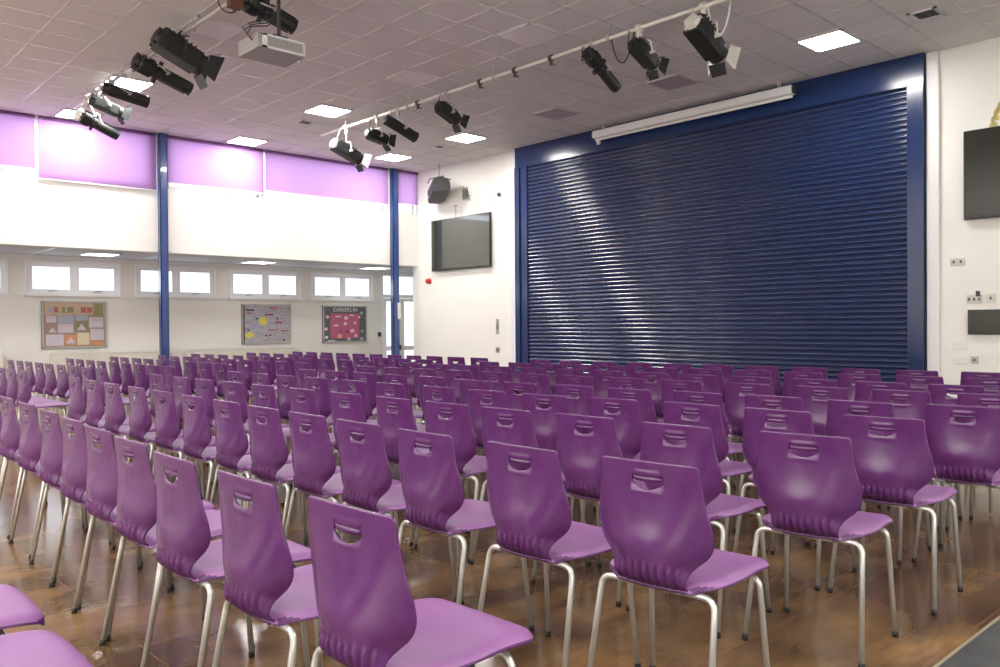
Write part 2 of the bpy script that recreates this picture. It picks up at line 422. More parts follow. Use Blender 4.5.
t, w, h = board(10.30, 11.55, .90, 1.80, 'dark noticeboard with a pink centre panel and silver lettering, nearest the door', slate)
card('centre_panel', t, -.42, .40, .10, .71, pink)
for x, z, s, mm in ((-.5,.62,.05,lpink),(-.54,.33,.05,lpink),(-.53,.13,.045,wh),(-.16,.15,.07,cm('peach_paper',(.75,.38,.25))),(.0,.46,.05,cream_p),(.28,.48,.04,lpink),(.02,.60,.06,lpink),(.10,.08,.05,lpink),(.30,.16,.05,lpink),(.40,.62,.04,lpink),(.47,.72,.05,blu),(.48,.27,.04,blu),(.47,.08,.055,blu),(-.12,.27,.03,mar),(.05,.26,.05,mar),(.2,.28,.06,lpink)):
    oval('cut_out_shape', t, x, z, s, s*.8, mm)
for q in ((-.28,-.12,.62,.65),(.12,.24,.65,.68),(-.32,-.2,.40,.43),(-.5,-.3,.03,.06)): card('caption_strip', t, *q, wh, 2)
cu = bpy.data.curves.new('board_lettering', 'FONT'); cu.body = 'CAREERS IN'; cu.size = .13; cu.extrude = .001; cu.align_x = 'CENTER'
tmp = bpy.data.objects.new('tmp', cu); COL.objects.link(tmp)
bpy.context.view_layer.update()
me = bpy.data.meshes.new_from_object(tmp.evaluated_get(bpy.context.evaluated_depsgraph_get())); bpy.data.objects.remove(tmp)
lt = link('board_lettering', me, None, t); me.materials.clear(); me.materials.append(wh); lt.rotation_euler = (PI/2, 0, 0); lt.location = (0, -.008, h-.145)

# ------------------------------------------------------------------ roller shutter
t = thing('roller_shutter', 'wide navy blue slatted roller shutter closing off the stage', 'shutter', (XS, (SH0+SH1)/2, ZF))
W = (SH1-SH0)/2
bm = bmesh.new(); pitch = .0765; z = 0.0; prof = []
while z < 4.515:
    for k in range(9):
        a = k/8
        prof.append((-.052-.019*(1-(2*a-1)**2), z+.006+(pitch-.010)*a))
    prof.append((-.048, z+pitch-.002))
    z += pitch
y0, y1 = -W+.22, W-.32
pv = None
for (xx, zz) in prof:
    c = (bm.verts.new((xx, y0, zz)), bm.verts.new((xx, y1, zz)))
    if pv: bm.faces.new((pv[0], pv[1], c[1], c[0]))
    pv = c
cu_ = finish('slat_curtain', bm, 'navy_slat', t)
for p in cu_.data.polygons: p.use_smooth = True
bm = bmesh.new(); box(bm, -.10, -.0, -W, W, 4.525, HC-ZF-.002); box(bm, -.105, -.10, -W, W, 4.525, 4.555); finish('header_box', bm, 'navy', t)
for a, b in ((-W, -W+.22), (W-.32, W)):
    bm = bmesh.new(); box(bm, -.085, .0, a, b, 0, 4.525)
    s = 1 if a < 0 else -1
    e = b if a < 0 else a
    o_ = a if a < 0 else b
    box(bm, -.12, -.08, min(o_, o_+s*.13), max(o_, o_+s*.13), 0, 4.525)
    finish('guide_rail', bm, 'navy', t)
bm = bmesh.new(); box(bm, -.075, -.04, y0, y1, 0, .07); finish('bottom_rail', bm, 'navy', t)
struct(obox('trim_4', 'white', XS-.06, XS, SH1+.02, SH1+.18, ZF, HC-.01))
struct(obox('trim_5', 'white', XS-.05, XS, SH0-.17, SH0-.02, ZF, HC-.01))
struct(obox('baseboard_stage', 'white', XS-.02, XS, Y0, SH0-.2, ZF, ZF+.12))
struct(obox('wall_behind_shutter', 'dark', XS+.3, XS+.35, SH0-.3, SH1+.3, ZF, HC))

# projection screen case
t = thing('projection_screen', 'long white rolled projection screen case fixed above the shutter', 'projection screen', (XS-.25, 7.88, 4.74))
bm = bmesh.new(); box(bm, -.08, .07, -1.93, 1.93, -.08, .06, bev=.03); finish('case', bm, 'white', t)
bm = bmesh.new(); tube(bm, [(0,-1.9,-.10),(0,1.9,-.10)], .022, 10); finish('roller_bar', bm, 'white', t, smooth=True)
for yy in (-1.7, 1.7): obox('ceiling_bracket', 'grey_plastic', -.03, .03, yy-.02, yy+.02, .05, .14, parent=t)
obox('end_cap', 'dark', -.07, .06, -1.945, -1.93, -.07, .05, parent=t); obox('end_cap', 'dark', -.07, .06, 1.93, 1.945, -.07, .05, parent=t)
obox('pull_loop', 'white', -.02, .02, 1.80, 1.86, -.19, -.10, parent=t)

# ------------------------------------------------------------------ screens and wall bits
def tv(y0, y1, z0, z1, label, depth=.09, glass='screen'):
    t = thing('wall_television', label, 'television', (XS, (y0+y1)/2, (z0+z1)/2)); w = (y1-y0)/2; h = (z1-z0)/2
    obox('casing', 'black', -depth, -depth+.05, -w, w, -h, h, parent=t, bev=.006)
    obox('screen_glass', glass, -depth-.003, -depth+.004, -w+.012, w-.012, -h+.03, h-.012, parent=t)
    obox('wall_bracket', 'dark', -depth+.05, 0, -w*.4, w*.4, -h*.5, h*.5, parent=t)
tv(12.85, 14.84, 2.53, 3.68, 'large black flat television on the wall left of the shutter')
tv(1.72, 3.72, 2.60, 3.74, 'large black flat television high on the wall right of the shutter', glass='screen_dark')
tv(3.05, 3.69, 1.12, 1.44, 'small black screen low on the wall right of the shutter', .04, 'screen_dark')
def plate(name, y, z, w, h, label, cat, gang=1, m='plate'):
    t = thing(name, label, cat, (XS, y, z))
    obox('face_plate', m, -.012, 0, -w, w, -h, h, parent=t, bev=.003)
    for i in range(gang):
        yy = -w+(i+.5)*2*w/gang
        obox('rocker', 'dark' if m == 'plate' else 'white', -.017, -.011, yy-.012, yy+.012, -h*.35, h*.35, parent=t)
    return t
plate('double_socket', 3.82, 2.07, .085, .05, 'grey double socket plate right of the shutter, alone below the large television', 'socket', 2)
plate('socket_panel', 3.62, 1.575, .09, .05, 'grey socket plate with a plug in it above the small screen', 'socket', 3)
plate('light_switch', 3.43, 1.585, .05, .05, 'small square grey switch beside the socket plate above the small screen', 'switch', 1)
bm = bmesh.new(); box(bm, XS-.06, XS-.012, 3.55, 3.59, 1.61, 1.68, bev=.006); tag(finish('plug_adapter', bm, 'dark'), 'small dark plug adapter sticking up from the grey socket plate', 'plug')
plate('blank_plate', 3.80, .97, .085, .045, 'upper white blank wall plate below the small screen', 'wall plate', 2, 'white')
plate('blank_plate', 3.79, .79, .085, .045, 'lower white blank wall plate, just above the chair backs', 'wall plate', 2, 'white')
plate('data_socket', 3.62, .79, .045, .045, 'small grey data socket beside the lower white blank plate', 'socket', 1)
plate('switch_strip', 12.72, 1.26, .045, .16, 'tall narrow grey key switch plate left of the shutter', 'switch', 1)
plate('shutter_switch', 12.72, .77, .055, .06, 'small grey socket low on the wall left of the shutter', 'socket', 2)
t = thing('fire_sounder', 'round red fire alarm sounder on the wall below the left television', 'fire alarm', (XS, 15.0, 2.32))
bm = bmesh.new(); lathe(bm, [(-.02,.07),(0,.07)], Matrix()); finish('base', bm, 'white', t)
bm = bmesh.new(); lathe(bm, [(-.12,.035),(-.115,.05),(-.06,.065),(-.02,.065)], Matrix()); finish('sounder_body', bm, 'red', t, smooth=True)
obox('door_release_box', 'dark', 11.90, 11.98, YR-.05, YR, 1.03, 1.14, bev=.006).name = 'door_release_box'
tag(bpy.data.objects['door_release_box'], 'small black box on the wall between the pink noticeboard and glazed door', 'switch')
t = thing('security_camera', 'tiny dark dome camera high on the wall left of the shutter', 'camera', (XS, 12.62, 4.02))
bm = bmesh.new(); lathe(bm, [(-.03,.05),(0,.05)], Matrix()); finish('mount', bm, 'grey_plastic', t)
bm = bmesh.new(); lathe(bm, [(-.075,.012),(-.06,.03),(-.03,.04)], Matrix()); finish('dome', bm, 'dark', t, smooth=True)

# loudspeaker
t = thing('loudspeaker', 'black wedge loudspeaker on a bracket in the corner above the left television', 'loudspeaker', (XS-.30, 14.25, 4.28))
Rm = Matrix.Rotation(math.radians(-28), 4, 'Z') @ Matrix.Rotation(math.radians(-12), 4, 'X')
bm = bmesh.new()
pts = [(-.17,.0),(-.17,.12),(-.12,.2),(.12,.2),(.17,.1),(.17,0)]
sec = [(-.20,-.17),(-.20,.13),(-.06,.19),(.12,.14),(.16,.04),(.16,-.10),(.06,-.17)]
A = [bm.verts.new((x, -.39, z)) for x, z in sec]; B = [bm.verts.new((x, .39, z)) for x, z in sec]
bm.faces.new(A); bm.faces.new(B[::-1])
for i in range(len(sec)): bm.faces.new((A[i], B[i], B[(i+1)%len(sec)], A[(i+1)%len(sec)]))
bmesh.ops.bevel(bm, geom=list(bm.edges), offset=.015, segments=2, affect='EDGES')
o = finish('cabinet', bm, 'dark', t); o.matrix_local = Rm
gr = obox('grille', 'black', -.215, -.20, -.36, .36, -.14, .11, parent=t); gr.matrix_local = Rm
bd = obox('badge', 'white', -.219, -.214, .22, .27, -.08, -.05, parent=t); bd.matrix_local = Rm
bm = bmesh.new(); tube(bm, [(-.12,-.28,.16),(-.12,-.28,.27),(-.12,.20,.27),(-.12,.28,.18)], .012, 8); tube(bm, [(-.02,-.06,.27),(.26,-.06,.27)], .016, 8)
finish('bracket', bm, 'dark', t, smooth=True)
obox('ceiling_rod', 'dark', -.02, -.01, .0, .01, .27, HC-4.28, parent=t)
bm = bmesh.new()
for k in range(7):
    ph = k*.9
    tube(bm, [(.06+.17*math.sin(i/6+ph*.2)*.6, -.30-.12*math.sin(i*.55+ph), -.02-.05*i+.03*math.cos(ph+i)) for i in range(6)], .007, 6)
tag(finish('speaker_cable', bm, 'dark', loc=(XS-.2, 13.95, 4.3)), 'tangled dark cable hanging behind the corner loudspeaker', 'cable')

# painted emblem behind the right television (partly cut by the frame) and thin strokes behind the left one
t = thing('wall_emblem', 'gold and pale green leaf emblem on the wall above the right television', 'emblem', (XS-.002, 3.12, 3.97))
def leaf(nm, y, z, a, L_, wd, m):
    bm = bmesh.new(); n = 8; P = []
    for i in range(n+1):
        s = i/n; P.append((s*L_, wd*math.sin(PI*s)))
    P += [(p[0], -p[1]) for p in P[::-1][1:-1]]
    bm.faces.new([bm.verts.new((0, y+q[0]*math.cos(a)-q[1]*math.sin(a), z+q[0]*math.sin(a)+q[1]*math.cos(a))) for q in P])
    return finish(nm, bm, m, t)
pg = cm('pale_green_paint', (.52,.55,.22))
for i in range(9):
    a = PI*.95-.12*i
    cy, cz = .42-.055*i*abs(math.sin(i*.12+.2)), -.26+.085*i
    leaf('leaf', cy-.11, cz, 1.75+.05*i, .12, .030, 'gold' if i % 2 == 0 or i > 5 else pg)
    leaf('leaf', cy-.19, cz+.03, .95+.05*i, .11, .028, 'gold' if i % 3 else pg)
t = thing('wall_motif', 'faint tan upright strokes painted on the wall above the left television', 'emblem', (XS-.002, 13.6, 3.7))
def stroke(y, z0, z1, w, cap=False, m='tan'):
    bm = bmesh.new(); box(bm, -.003, 0, y-w, y+w, z0, z1)
    if cap: box(bm, -.003, 0, y-w*3.2, y+w*3.2, z1-.035, z1)
    finish('stroke', bm, m, t)
fa = cm('very_faint_tan_paint', (.78,.70,.55))
stroke(.47, -.02, .27, .022, True); stroke(.26, -.02, .13, .02, False, fa); stroke(-.09, -.02, .14, .015, False, fa); stroke(-.24, -.02, .34, .02, True, fa); stroke(-.72, -.02, .45, .015, False, fa)

# ------------------------------------------------------------------ ceiling lights and tiles
def cell(x, y):
    cx = min(gx, key=lambda v: abs(v+.3-x)); cy = min(gy, key=lambda v: abs(v+.297-y)); return cx, cy
NAMES = {}
def ceil_panel(x, y, m, name, label, cat, group=None):
    cx, cy = cell(x, y)
    t = thing(name, label, cat, (cx+.3, cy+.297, HC-.02), group=group)
    obox('diffuser', m, -.275, .275, -.272, .272, 0, .012, parent=t)
    bm = bmesh.new()
    for q in ((-.295,.295,-.292,-.270),(-.295,.295,.270,.292),(-.295,-.273,-.292,.292),(.273,.295,-.292,.292)): box(bm, q[0],q[1],q[2],q[3],-.003,.014)
    finish('frame', bm, 'grid', t)
for x, y, lb in ((10.15,4.82,'lit square ceiling panel closest to the right end of the shutter'),(10.15,12.0,'lit square ceiling panel nearest the left television'),
                 (10.15,14.55,'lit square ceiling panel in the corner above the far blue post'),(7.2,12.2,'lit square ceiling panel beyond the far lighting bar left end'),
                 (7.3,14.8,'lit square ceiling panel above the blind right of the first post'),(4.25,12.3,'lit square ceiling panel behind the near lighting bar, right one'),
                 (4.25,14.9,'lit square ceiling panel behind the near lighting bar, closest to the blinds')):
    ceil_panel(x, y, 'panel', 'ceiling_light', lb, 'ceiling light', 'lit ceiling panels')
for x, y in ((1.3,12.3),(1.3,14.8),(-1.7,12.3),(-1.7,7.2),(-1.7,2.4),(1.3,-1.2),(7.2,-1.2),(4.25,-1.2),(1.3,4.8),(-4.6,4.8),(-4.6,9.7),(10.15,-1.2)):
    ceil_panel(x, y, 'panel', 'ceiling_light', 'lit square ceiling panel out of the picture behind or beside the camera', 'ceiling light', 'lit ceiling panels out of view')
for x, y, lb in ((7.2,9.7,'unlit pale ceiling panel left of centre, behind the far lighting bar'),(7.2,7.25,'unlit pale ceiling panel right of centre near the far lighting bar'),(4.2,9.75,'unlit pale ceiling panel beside the near lighting bar')):
    ceil_panel(x, y, 'tile_off', 'unlit_ceiling_panel', lb, 'ceiling light')
for x, y, lb in ((10.15,7.2,'dull mauve ceiling panel above the shutter, right of the screen case middle'),(10.15,9.6,'dull mauve ceiling panel near the left end of the screen case')):
    ceil_panel(x, y, 'tile_dark', 'unlit_ceiling_panel', lb, 'ceiling light')
for x in (-1.0, 2.2, 5.0, 8.2, 11.2):
    t = thing('soffit_light', 'pale flat light panel in the low aisle ceiling above the windows', 'ceiling light', (x, 16.5, HB-.016), group='light panels in the low aisle ceiling')
    obox('diffuser', 'soffit_panel', -.27, .27, -.27, .27, 0, .012, parent=t)
    bm = bmesh.new()
    for q in ((-.3,.3,-.3,-.27),(-.3,.3,.27,.3),(-.3,-.27,-.3,.3),(.27,.3,-.3,.3)): box(bm, q[0],q[1],q[2],q[3],-.002,.014)
    finish('frame', bm, 'grid', t)
for x, y, s, lb in ((10.17,3.65,.16,'dark ceiling vent near the right wall, above the shutter end'),(7.3,12.88,.14,'small dark ceiling vent left of the far lighting bar'),(10.3,12.88,.12,'small dark ceiling vent next to the lit panel by the left television')):
    t = thing('ceiling_vent', lb, 'vent', (x, y, HC-.02))
    bm = bmesh.new()
    for q in ((-s,s,-s,-s+.04),(-s,s,s-.04,s),(-s,-s+.04,-s,s),(s-.04,s,-s,s)): box(bm, *q, 0, .014)
    finish('frame', bm, 'tile_off', t)
    bm = bmesh.new(); n = 7
    for i in range(n): box(bm, -s+.03, s-.03, -s+.05+i*(2*s-.1)/n, -s+.065+i*(2*s-.1)/n, .001, .012)
    box(bm, -s+.03, s-.03, -s+.03, s-.03, .012, .016)
    finish('louvres', bm, 'dark', t)

# ------------------------------------------------------------------ lighting bars and lanterns
ZB = 4.72
def bar(x, y0, y1, hang, label, pale):
    t = thing('lighting_bar', label, 'lighting bar', (x, (y0+y1)/2, ZB)); w = (y1-y0)/2
    bm = bmesh.new(); tube(bm, [(0,-w,0),(0,w,0)], .024, 14); finish('pipe', bm, pale, t, smooth=True)
    for yy in hang:
        bm = bmesh.new(); tube(bm, [(0,yy-(y0+y1)/2,.02),(0,yy-(y0+y1)/2,HC-ZB)], .008, 8); box(bm, -.035,.035, yy-(y0+y1)/2-.02, yy-(y0+y1)/2+.02, -.035, .04)
        finish('hanger', bm, 'steel', t)
    bm = bmesh.new(); n = 120
    tube(bm, [(.026, -w+2*w*i/n, .018+.004*math.sin(i*1.7)) for i in range(n+1)], .006, 6); finish('power_cable', bm, 'dark', t, smooth=True)
bar(7.70, 2.2, 13.0, (12.2,10.4,8.41,6.36,4.2), 'pale lighting bar hung under the ceiling in front of the shutter', 'white_metal')
bar(3.84, 5.5, 13.9, (13.2,11.6,9.3,7.3), 'grey lighting bar hung nearer the camera, top left of the picture', 'steel')

def lantern(bx, y, A, B, dia, kind, label, bright='black', yaw=0., yoke='steel', white_back=False):
    """A rear (x,z), B front (x,z) in the vertical plane through the clamp."""
    t = thing('stage_lantern', label, 'stage light', (bx, y, ZB), group='stage lanterns on the lighting bars')
    a = Vector((A[0]-bx, 0, A[1]-ZB)); b = Vector((B[0]-bx, 0, B[1]-ZB)); mid = (a+b)/2; d = (b-a); Ln = d.length; ang = math.atan2(-d.z, d.x)
    Mx = Matrix.Translation(a) @ Matrix.Rotation(yaw, 4, 'Z') @ Matrix.Rotation(ang, 4, 'Y')
    R = dia/2
    # clamp
    bm = bmesh.new(); tube(bm, [(0,-.03,0),(0,.03,0)], .045, 12); box(bm, -.02,.02,-.02,.02,-.10,-.03); tube(bm, [(.03,0,0),(.09,0,.0)], .008, 6)
    finish('hook_clamp', bm, yoke, t)
    # yoke: top bar and two arms down to pivot
    bm = bmesh.new(); yt = min(-.09, mid.z+R+.05); px = mid.x; s = R+.035
    top = Vector((px*.5, 0, yt))
    tube(bm, [(0,0,-.08), top], .012, 8)
    tube(bm, [(px, -s, mid.z), (px*.6, -s, top.z-.02), (px*.5, -s*.8, top.z), (px*.5, s*.8, top.z), (px*.6, s, top.z-.02), (px, s, mid.z)], .011, 8)
    for q in (-1, 1): tube(bm, [(px, q*(R-.01), mid.z), (px, q*(s+.03), mid.z)], .018, 8)
    finish('yoke', bm, yoke, t)
    # body
    bm = bmesh.new()
    if kind == 'profile':
        lathe(bm, [(0,R*.35),(.02,R*.8),(.05,R),(Ln*.28,R),(Ln*.30,R*.85),(Ln*.42,R*.85),(Ln*.44,R*.72),(Ln*.97,R*.72),(Ln*.975,R*.8),(Ln,R*.8)], Mx, 20)
        for k in range(8):
            box(bm, .04, Ln*.26, -.006, .006, R*.9, R*1.14, mtx=Mx @ Matrix.Rotation(2*PI*k/8, 4, 'X'))
        for k in range(4): box(bm, Ln*.34, Ln*.40, -.03, .03, R*.8, R*1.3, mtx=Mx @ Matrix.Rotation(2*PI*k/4+.4, 4, 'X'))
        for k in range(2): box(bm, Ln*.45, Ln*.95, -.008, .008, R*.7, R*.86, mtx=Mx @ Matrix.Rotation(PI*k+.7, 4, 'X'))
    elif kind == 'tube':
        lathe(bm, [(0,R*.6),(.015,R),(Ln*.96,R),(Ln*.965,R*1.08),(Ln,R*1.08)], Mx, 12)
        for k in range(6): box(bm, .03, Ln*.93, -.004, .004, R*.9, R*1.06, mtx=Mx @ Matrix.Rotation(2*PI*k/6, 4, 'X'))
    else:
        box(bm, 0, Ln*.9, -R, R, -R, R*.9, mtx=Mx, bev=.02)
        for k in range(7): box(bm, .04+k*Ln*.1, .05+k*Ln*.1, -R*1.04, R*1.04, -R*.8, R*1.05, mtx=Mx)
        lathe(bm, [(Ln*.88,R*1.05),(Ln,R*1.05),(Ln+.005,R*.95)], Mx, 20)
        box(bm, .02, Ln*.5, -R*.5, R*.5, R*.9, R*1.2, mtx=Mx)
    finish('lamp_body', bm, 'black', t, smooth=False)
    # rear cap
    bm = bmesh.new(); lathe(bm, [(-.05,R*.25),(-.045,R*.7),(-.0,R*.85),(.012,R*.85)], Mx, 16)
    for k in range(5): box(bm, -.035,.03, -.005,.005, R*.5, R*1.02, mtx=Mx @ Matrix.Rotation(2*PI*k/5, 4, 'X'))
    finish('rear_cap', bm, bright, t)
    bm = bmesh.new(); rr = R*.7 if kind == 'profile' else R*.9
    lathe(bm, [(Ln+.002, rr*.98), (Ln+.008, rr*.9), (Ln+.014, rr*.4)], Mx, 20); finish('lens', bm, 'lens', t, smooth=True)
    if kind == 'barn':
        for k in range(4):
            bm = bmesh.new(); q = R*1.05
            Mk = Mx @ Matrix.Rotation(PI/2*k, 4, 'X') @ Matrix.Translation((Ln, 0, q)) @ Matrix.Rotation(math.radians(-38 if k % 2 == 0 else -22), 4, 'Y')
            vs = [bm.verts.new(Mk @ Vector(c)) for c in ((0,-q*.9,0),(0,q*.9,0),(R*1.25,q*1.3 if k%2 else q*.8,0),(R*1.25,-q*1.3 if k%2 else -q*.8,0))]
            v2 = [bm.verts.new(v.co + (Mk.to_3x3() @ Vector((0,0,.004)))) for v in vs]
            bm.faces.new(vs[::-1]); bm.faces.new(v2)
            for i in range(4): bm.faces.new((vs[i], vs[(i+1)%4], v2[(i+1)%4], v2[i]))
            finish('barn_door', bm, 'white_metal' if (white_back and k != 2) else 'black', t)
    # lead
    bm = bmesh.new(); st = Mx @ Vector((-.04, 0, 0)); n = 14; P = []
    for i in range(n+1):
        s_ = i/n; p = st.lerp(Vector((-.03, .12, 0)), s_); p.z -= .16*math.sin(PI*s_); p.x -= .05*math.sin(PI*s_); P.append(p)
    tube(bm, P, .007, 6); finish('lead', bm, yoke if bright != 'black' else 'dark', t, smooth=True)
    return t
L_ = lantern
L_(7.7, 12.20, (7.46,4.40), (7.98,4.20), .20, 'barn', 'stage lantern with pale barn doors at the left end of the far bar', 'white_metal', white_back=True, yoke='white_metal')
L_(7.7, 11.26, (7.54,4.42), (7.88,4.36), .17, 'barn', 'short black stage lantern, second from the left end of the far bar', yoke='steel')
L_(7.7, 10.67, (7.50,4.52), (8.04,4.33), .17, 'tube', 'black tubular stage lantern, third from the left end of the far bar')
L_(7.7, 9.44, (7.55,4.50), (7.90,4.35), .17, 'barn', 'black barn door lantern hanging alone mid way along the far bar')
L_(7.7, 6.63, (7.64,4.60), (8.18,4.27), .17, 'profile', 'long slim black profile lantern pointing down, left of the right-hand trio')
L_(7.7, 5.91, (7.62,4.52), (7.98,4.36), .17, 'barn', 'middle stage lantern of the right-hand trio on the far bar', yoke='white_metal')
L_(7.7, 5.04, (7.50,4.50), (8.00,4.26), .22, 'barn', 'largest far-bar lantern with white cable and pale back, rightmost of all', 'white_metal', white_back=True, yoke='white_metal')
L_(3.84, 13.09, (3.70,4.44), (4.24,4.21), .20, 'profile', 'stage lantern with pale rear housing at the far left end of the near bar', 'white_metal', yoke='white_metal')
L_(3.84, 12.70, (3.78,4.58), (4.16,4.46), .16, 'barn', 'small black lantern, second from the blind end of the near bar')
L_(3.84, 12.10, (3.77,4.62), (4.33,4.53), .17, 'tube', 'black tubular lantern hanging almost level below the lit panel')
L_(3.84, 10.75, (3.72,4.66), (4.40,4.43), .22, 'profile', 'black profile lantern tucked under the large barn door lantern')
L_(3.84, 9.61, (3.56,4.62), (4.08,4.40), .25, 'barn', 'largest black barn door lantern in the middle of the near bar', yoke='dark')
L_(3.84, 8.02, (3.86,4.68), (4.42,4.52), .22, 'profile', 'black profile lantern cut by the top edge above the grey projector')

# loose clamps on the far bar
for y, lb in ((10.15,'empty hook clamp on the far bar right of the tubular lantern'),(8.70,'empty hook clamp on the far bar, first right of the lone lantern'),(7.99,'empty hook clamp on the far bar, second right of the lone lantern'),(7.32,'empty hook clamp on the far bar, closest to the right-hand trio')):
    t = thing('bar_clamp', lb, 'clamp', (7.7, y, ZB))
    bm = bmesh.new(); tube(bm, [(0,-.025,0),(0,.025,0)], .042, 10); box(bm, -.015,.015,-.015,.015,-.09,-.03); finish('hook', bm, 'dark', t)
    bm = bmesh.new(); tube(bm, [(-.02,0,-.07),(.07,0,-.07)], .009, 6); finish('wing_bolt', bm, 'dark', t)
bm = bmesh.new(); tube(bm, [(7.7, 6.32-.34*i/14, 4.71-.33*math.sin(PI*i/14)**.7) for i in range(15)], .008, 6); tag(finish('hanging_cable', bm, 'dark', smooth=True), 'thin dark cable looping down between two lanterns of the right-hand trio', 'cable')
bm = bmesh.new(); tube(bm, [(7.72+.1*i/14, 5.0-.22*i/14, 4.74-.36*math.sin(PI*i/14)**.7) for i in range(15)], .011, 8); tag(finish('hanging_cable', bm, 'white', smooth=True), 'white cable looping over the rightmost lantern of the far bar', 'cable')
bm = bmesh.new(); tube(bm, [(3.72+.11*math.cos(k*PI/10), 8.1, 4.63+.11*math.sin(k*PI/10)) for k in range(20)], .008, 6, closed=True); tag(finish('coiled_cable', bm, 'dark', smooth=True), 'round coil of dark cable beside the lantern at the top edge', 'cable')
t = thing('dimmer_box', 'small rust brown box held by the lantern at the top edge', 'dimmer', (3.72, 7.92, 4.56))
obox('box_body', cm('rust_brown', (.12,.035,.02)), -.08, .06, -.05, .05, -.05, .05, parent=t, bev=.008); obox('lid', 'dark', -.085, .065, -.055, .055, .05, .06, parent=t)

# projector
t = thing('projector', 'grey ceiling projector with white vent grille near the top left', 'projector', (4.10, 7.9, 4.17))
Rz = Matrix.Rotation(math.radians(0), 4, 'Z')
bm = bmesh.new(); box(bm, -.27, .27, -.22, .22, -.08, .08, bev=.012); o = finish('casing', bm, cm('projector_grey', (.34,.31,.31), .5), t)
bm = bmesh.new()
for q in ((-.22,.25,.05,.07),(-.22,.25,-.07,-.05),(-.22,-.17,-.07,.07),(.235,.255,-.07,.07)): box(bm, q[0],q[1],-.235,-.218,q[2],q[3])
finish('grille_frame', bm, 'white', t)
bm = bmesh.new()
for i in range(16): box(bm, -.165+i*.025, -.150+i*.025, -.228, -.219, -.05, .05)
for i in range(3): box(bm, -.17, .235, -.230, -.219, -.03+i*.03, -.024+i*.03)
finish('grille', bm, 'grey_plastic', t)
bm = bmesh.new(); lathe(bm, [(.26,.06),(.31,.06),(.315,.05)], Matrix(), 18); finish('lens', bm, 'lens', t, smooth=True)
bm = bmesh.new(); tube(bm, [(0,-.15,.08),(0,-.15,HC-4.17-.01)], .02, 10); box(bm, -.08,.08,-.20,-.04,.08,.10); box(bm, -.06,.06,-.21,-.09,HC-4.17-.015,HC-4.17-.002); finish('mounting_pole', bm, 'dark', t)
bm = bmesh.new()
for k in range(3): tube(bm, [(-.25+.02*k, -.1+.03*k, .0), (-.33-.03*k, -.12, .06+.03*k), (-.27, -.08, .16+.02*k), (-.10, -.1, .20+.03*k), (0, -.15, .30)], .007, 6)
finish('cables', bm, 'dark', t, smooth=True)

# ------------------------------------------------------------------ chairs
def lerp_tab(tab, s):
    for (a, va), (b, vb) in zip(tab, tab[1:]):
        if s <= b:
            q = (s-a)/(b-a); q = q*q*(3-2*q) if False else q
            return va+(vb-va)*q
    return tab[-1][1]
def smooth_tab(tab, s):
    # Catmull-Rom through table
    n = len(tab)
    for i in range(n-1):
        a, b = tab[i][0], tab[i+1][0]
        if s <= b or i == n-2:
            q = (s-a)/(b-a); q = max(0, min(1, q))
            p0 = tab[max(i-1,0)][1]; p1 = tab[i][1]; p2 = tab[i+1][1]; p3 = tab[min(i+2,n-1)][1]
            return .5*((2*p1)+(-p0+p2)*q+(2*p0-5*p1+4*p2-p3)*q*q+(-p0+3*p1-3*p2+p3)*q**3)

def bake(o):
    bpy.context.view_layer.update()
    dg = bpy.context.evaluated_depsgraph_get()
    me = bpy.data.meshes.new_from_object(o.evaluated_get(dg)); me.name = o.name
    o.modifiers.clear(); o.data = me
    for p in me.polygons: p.use_smooth = True
    return o

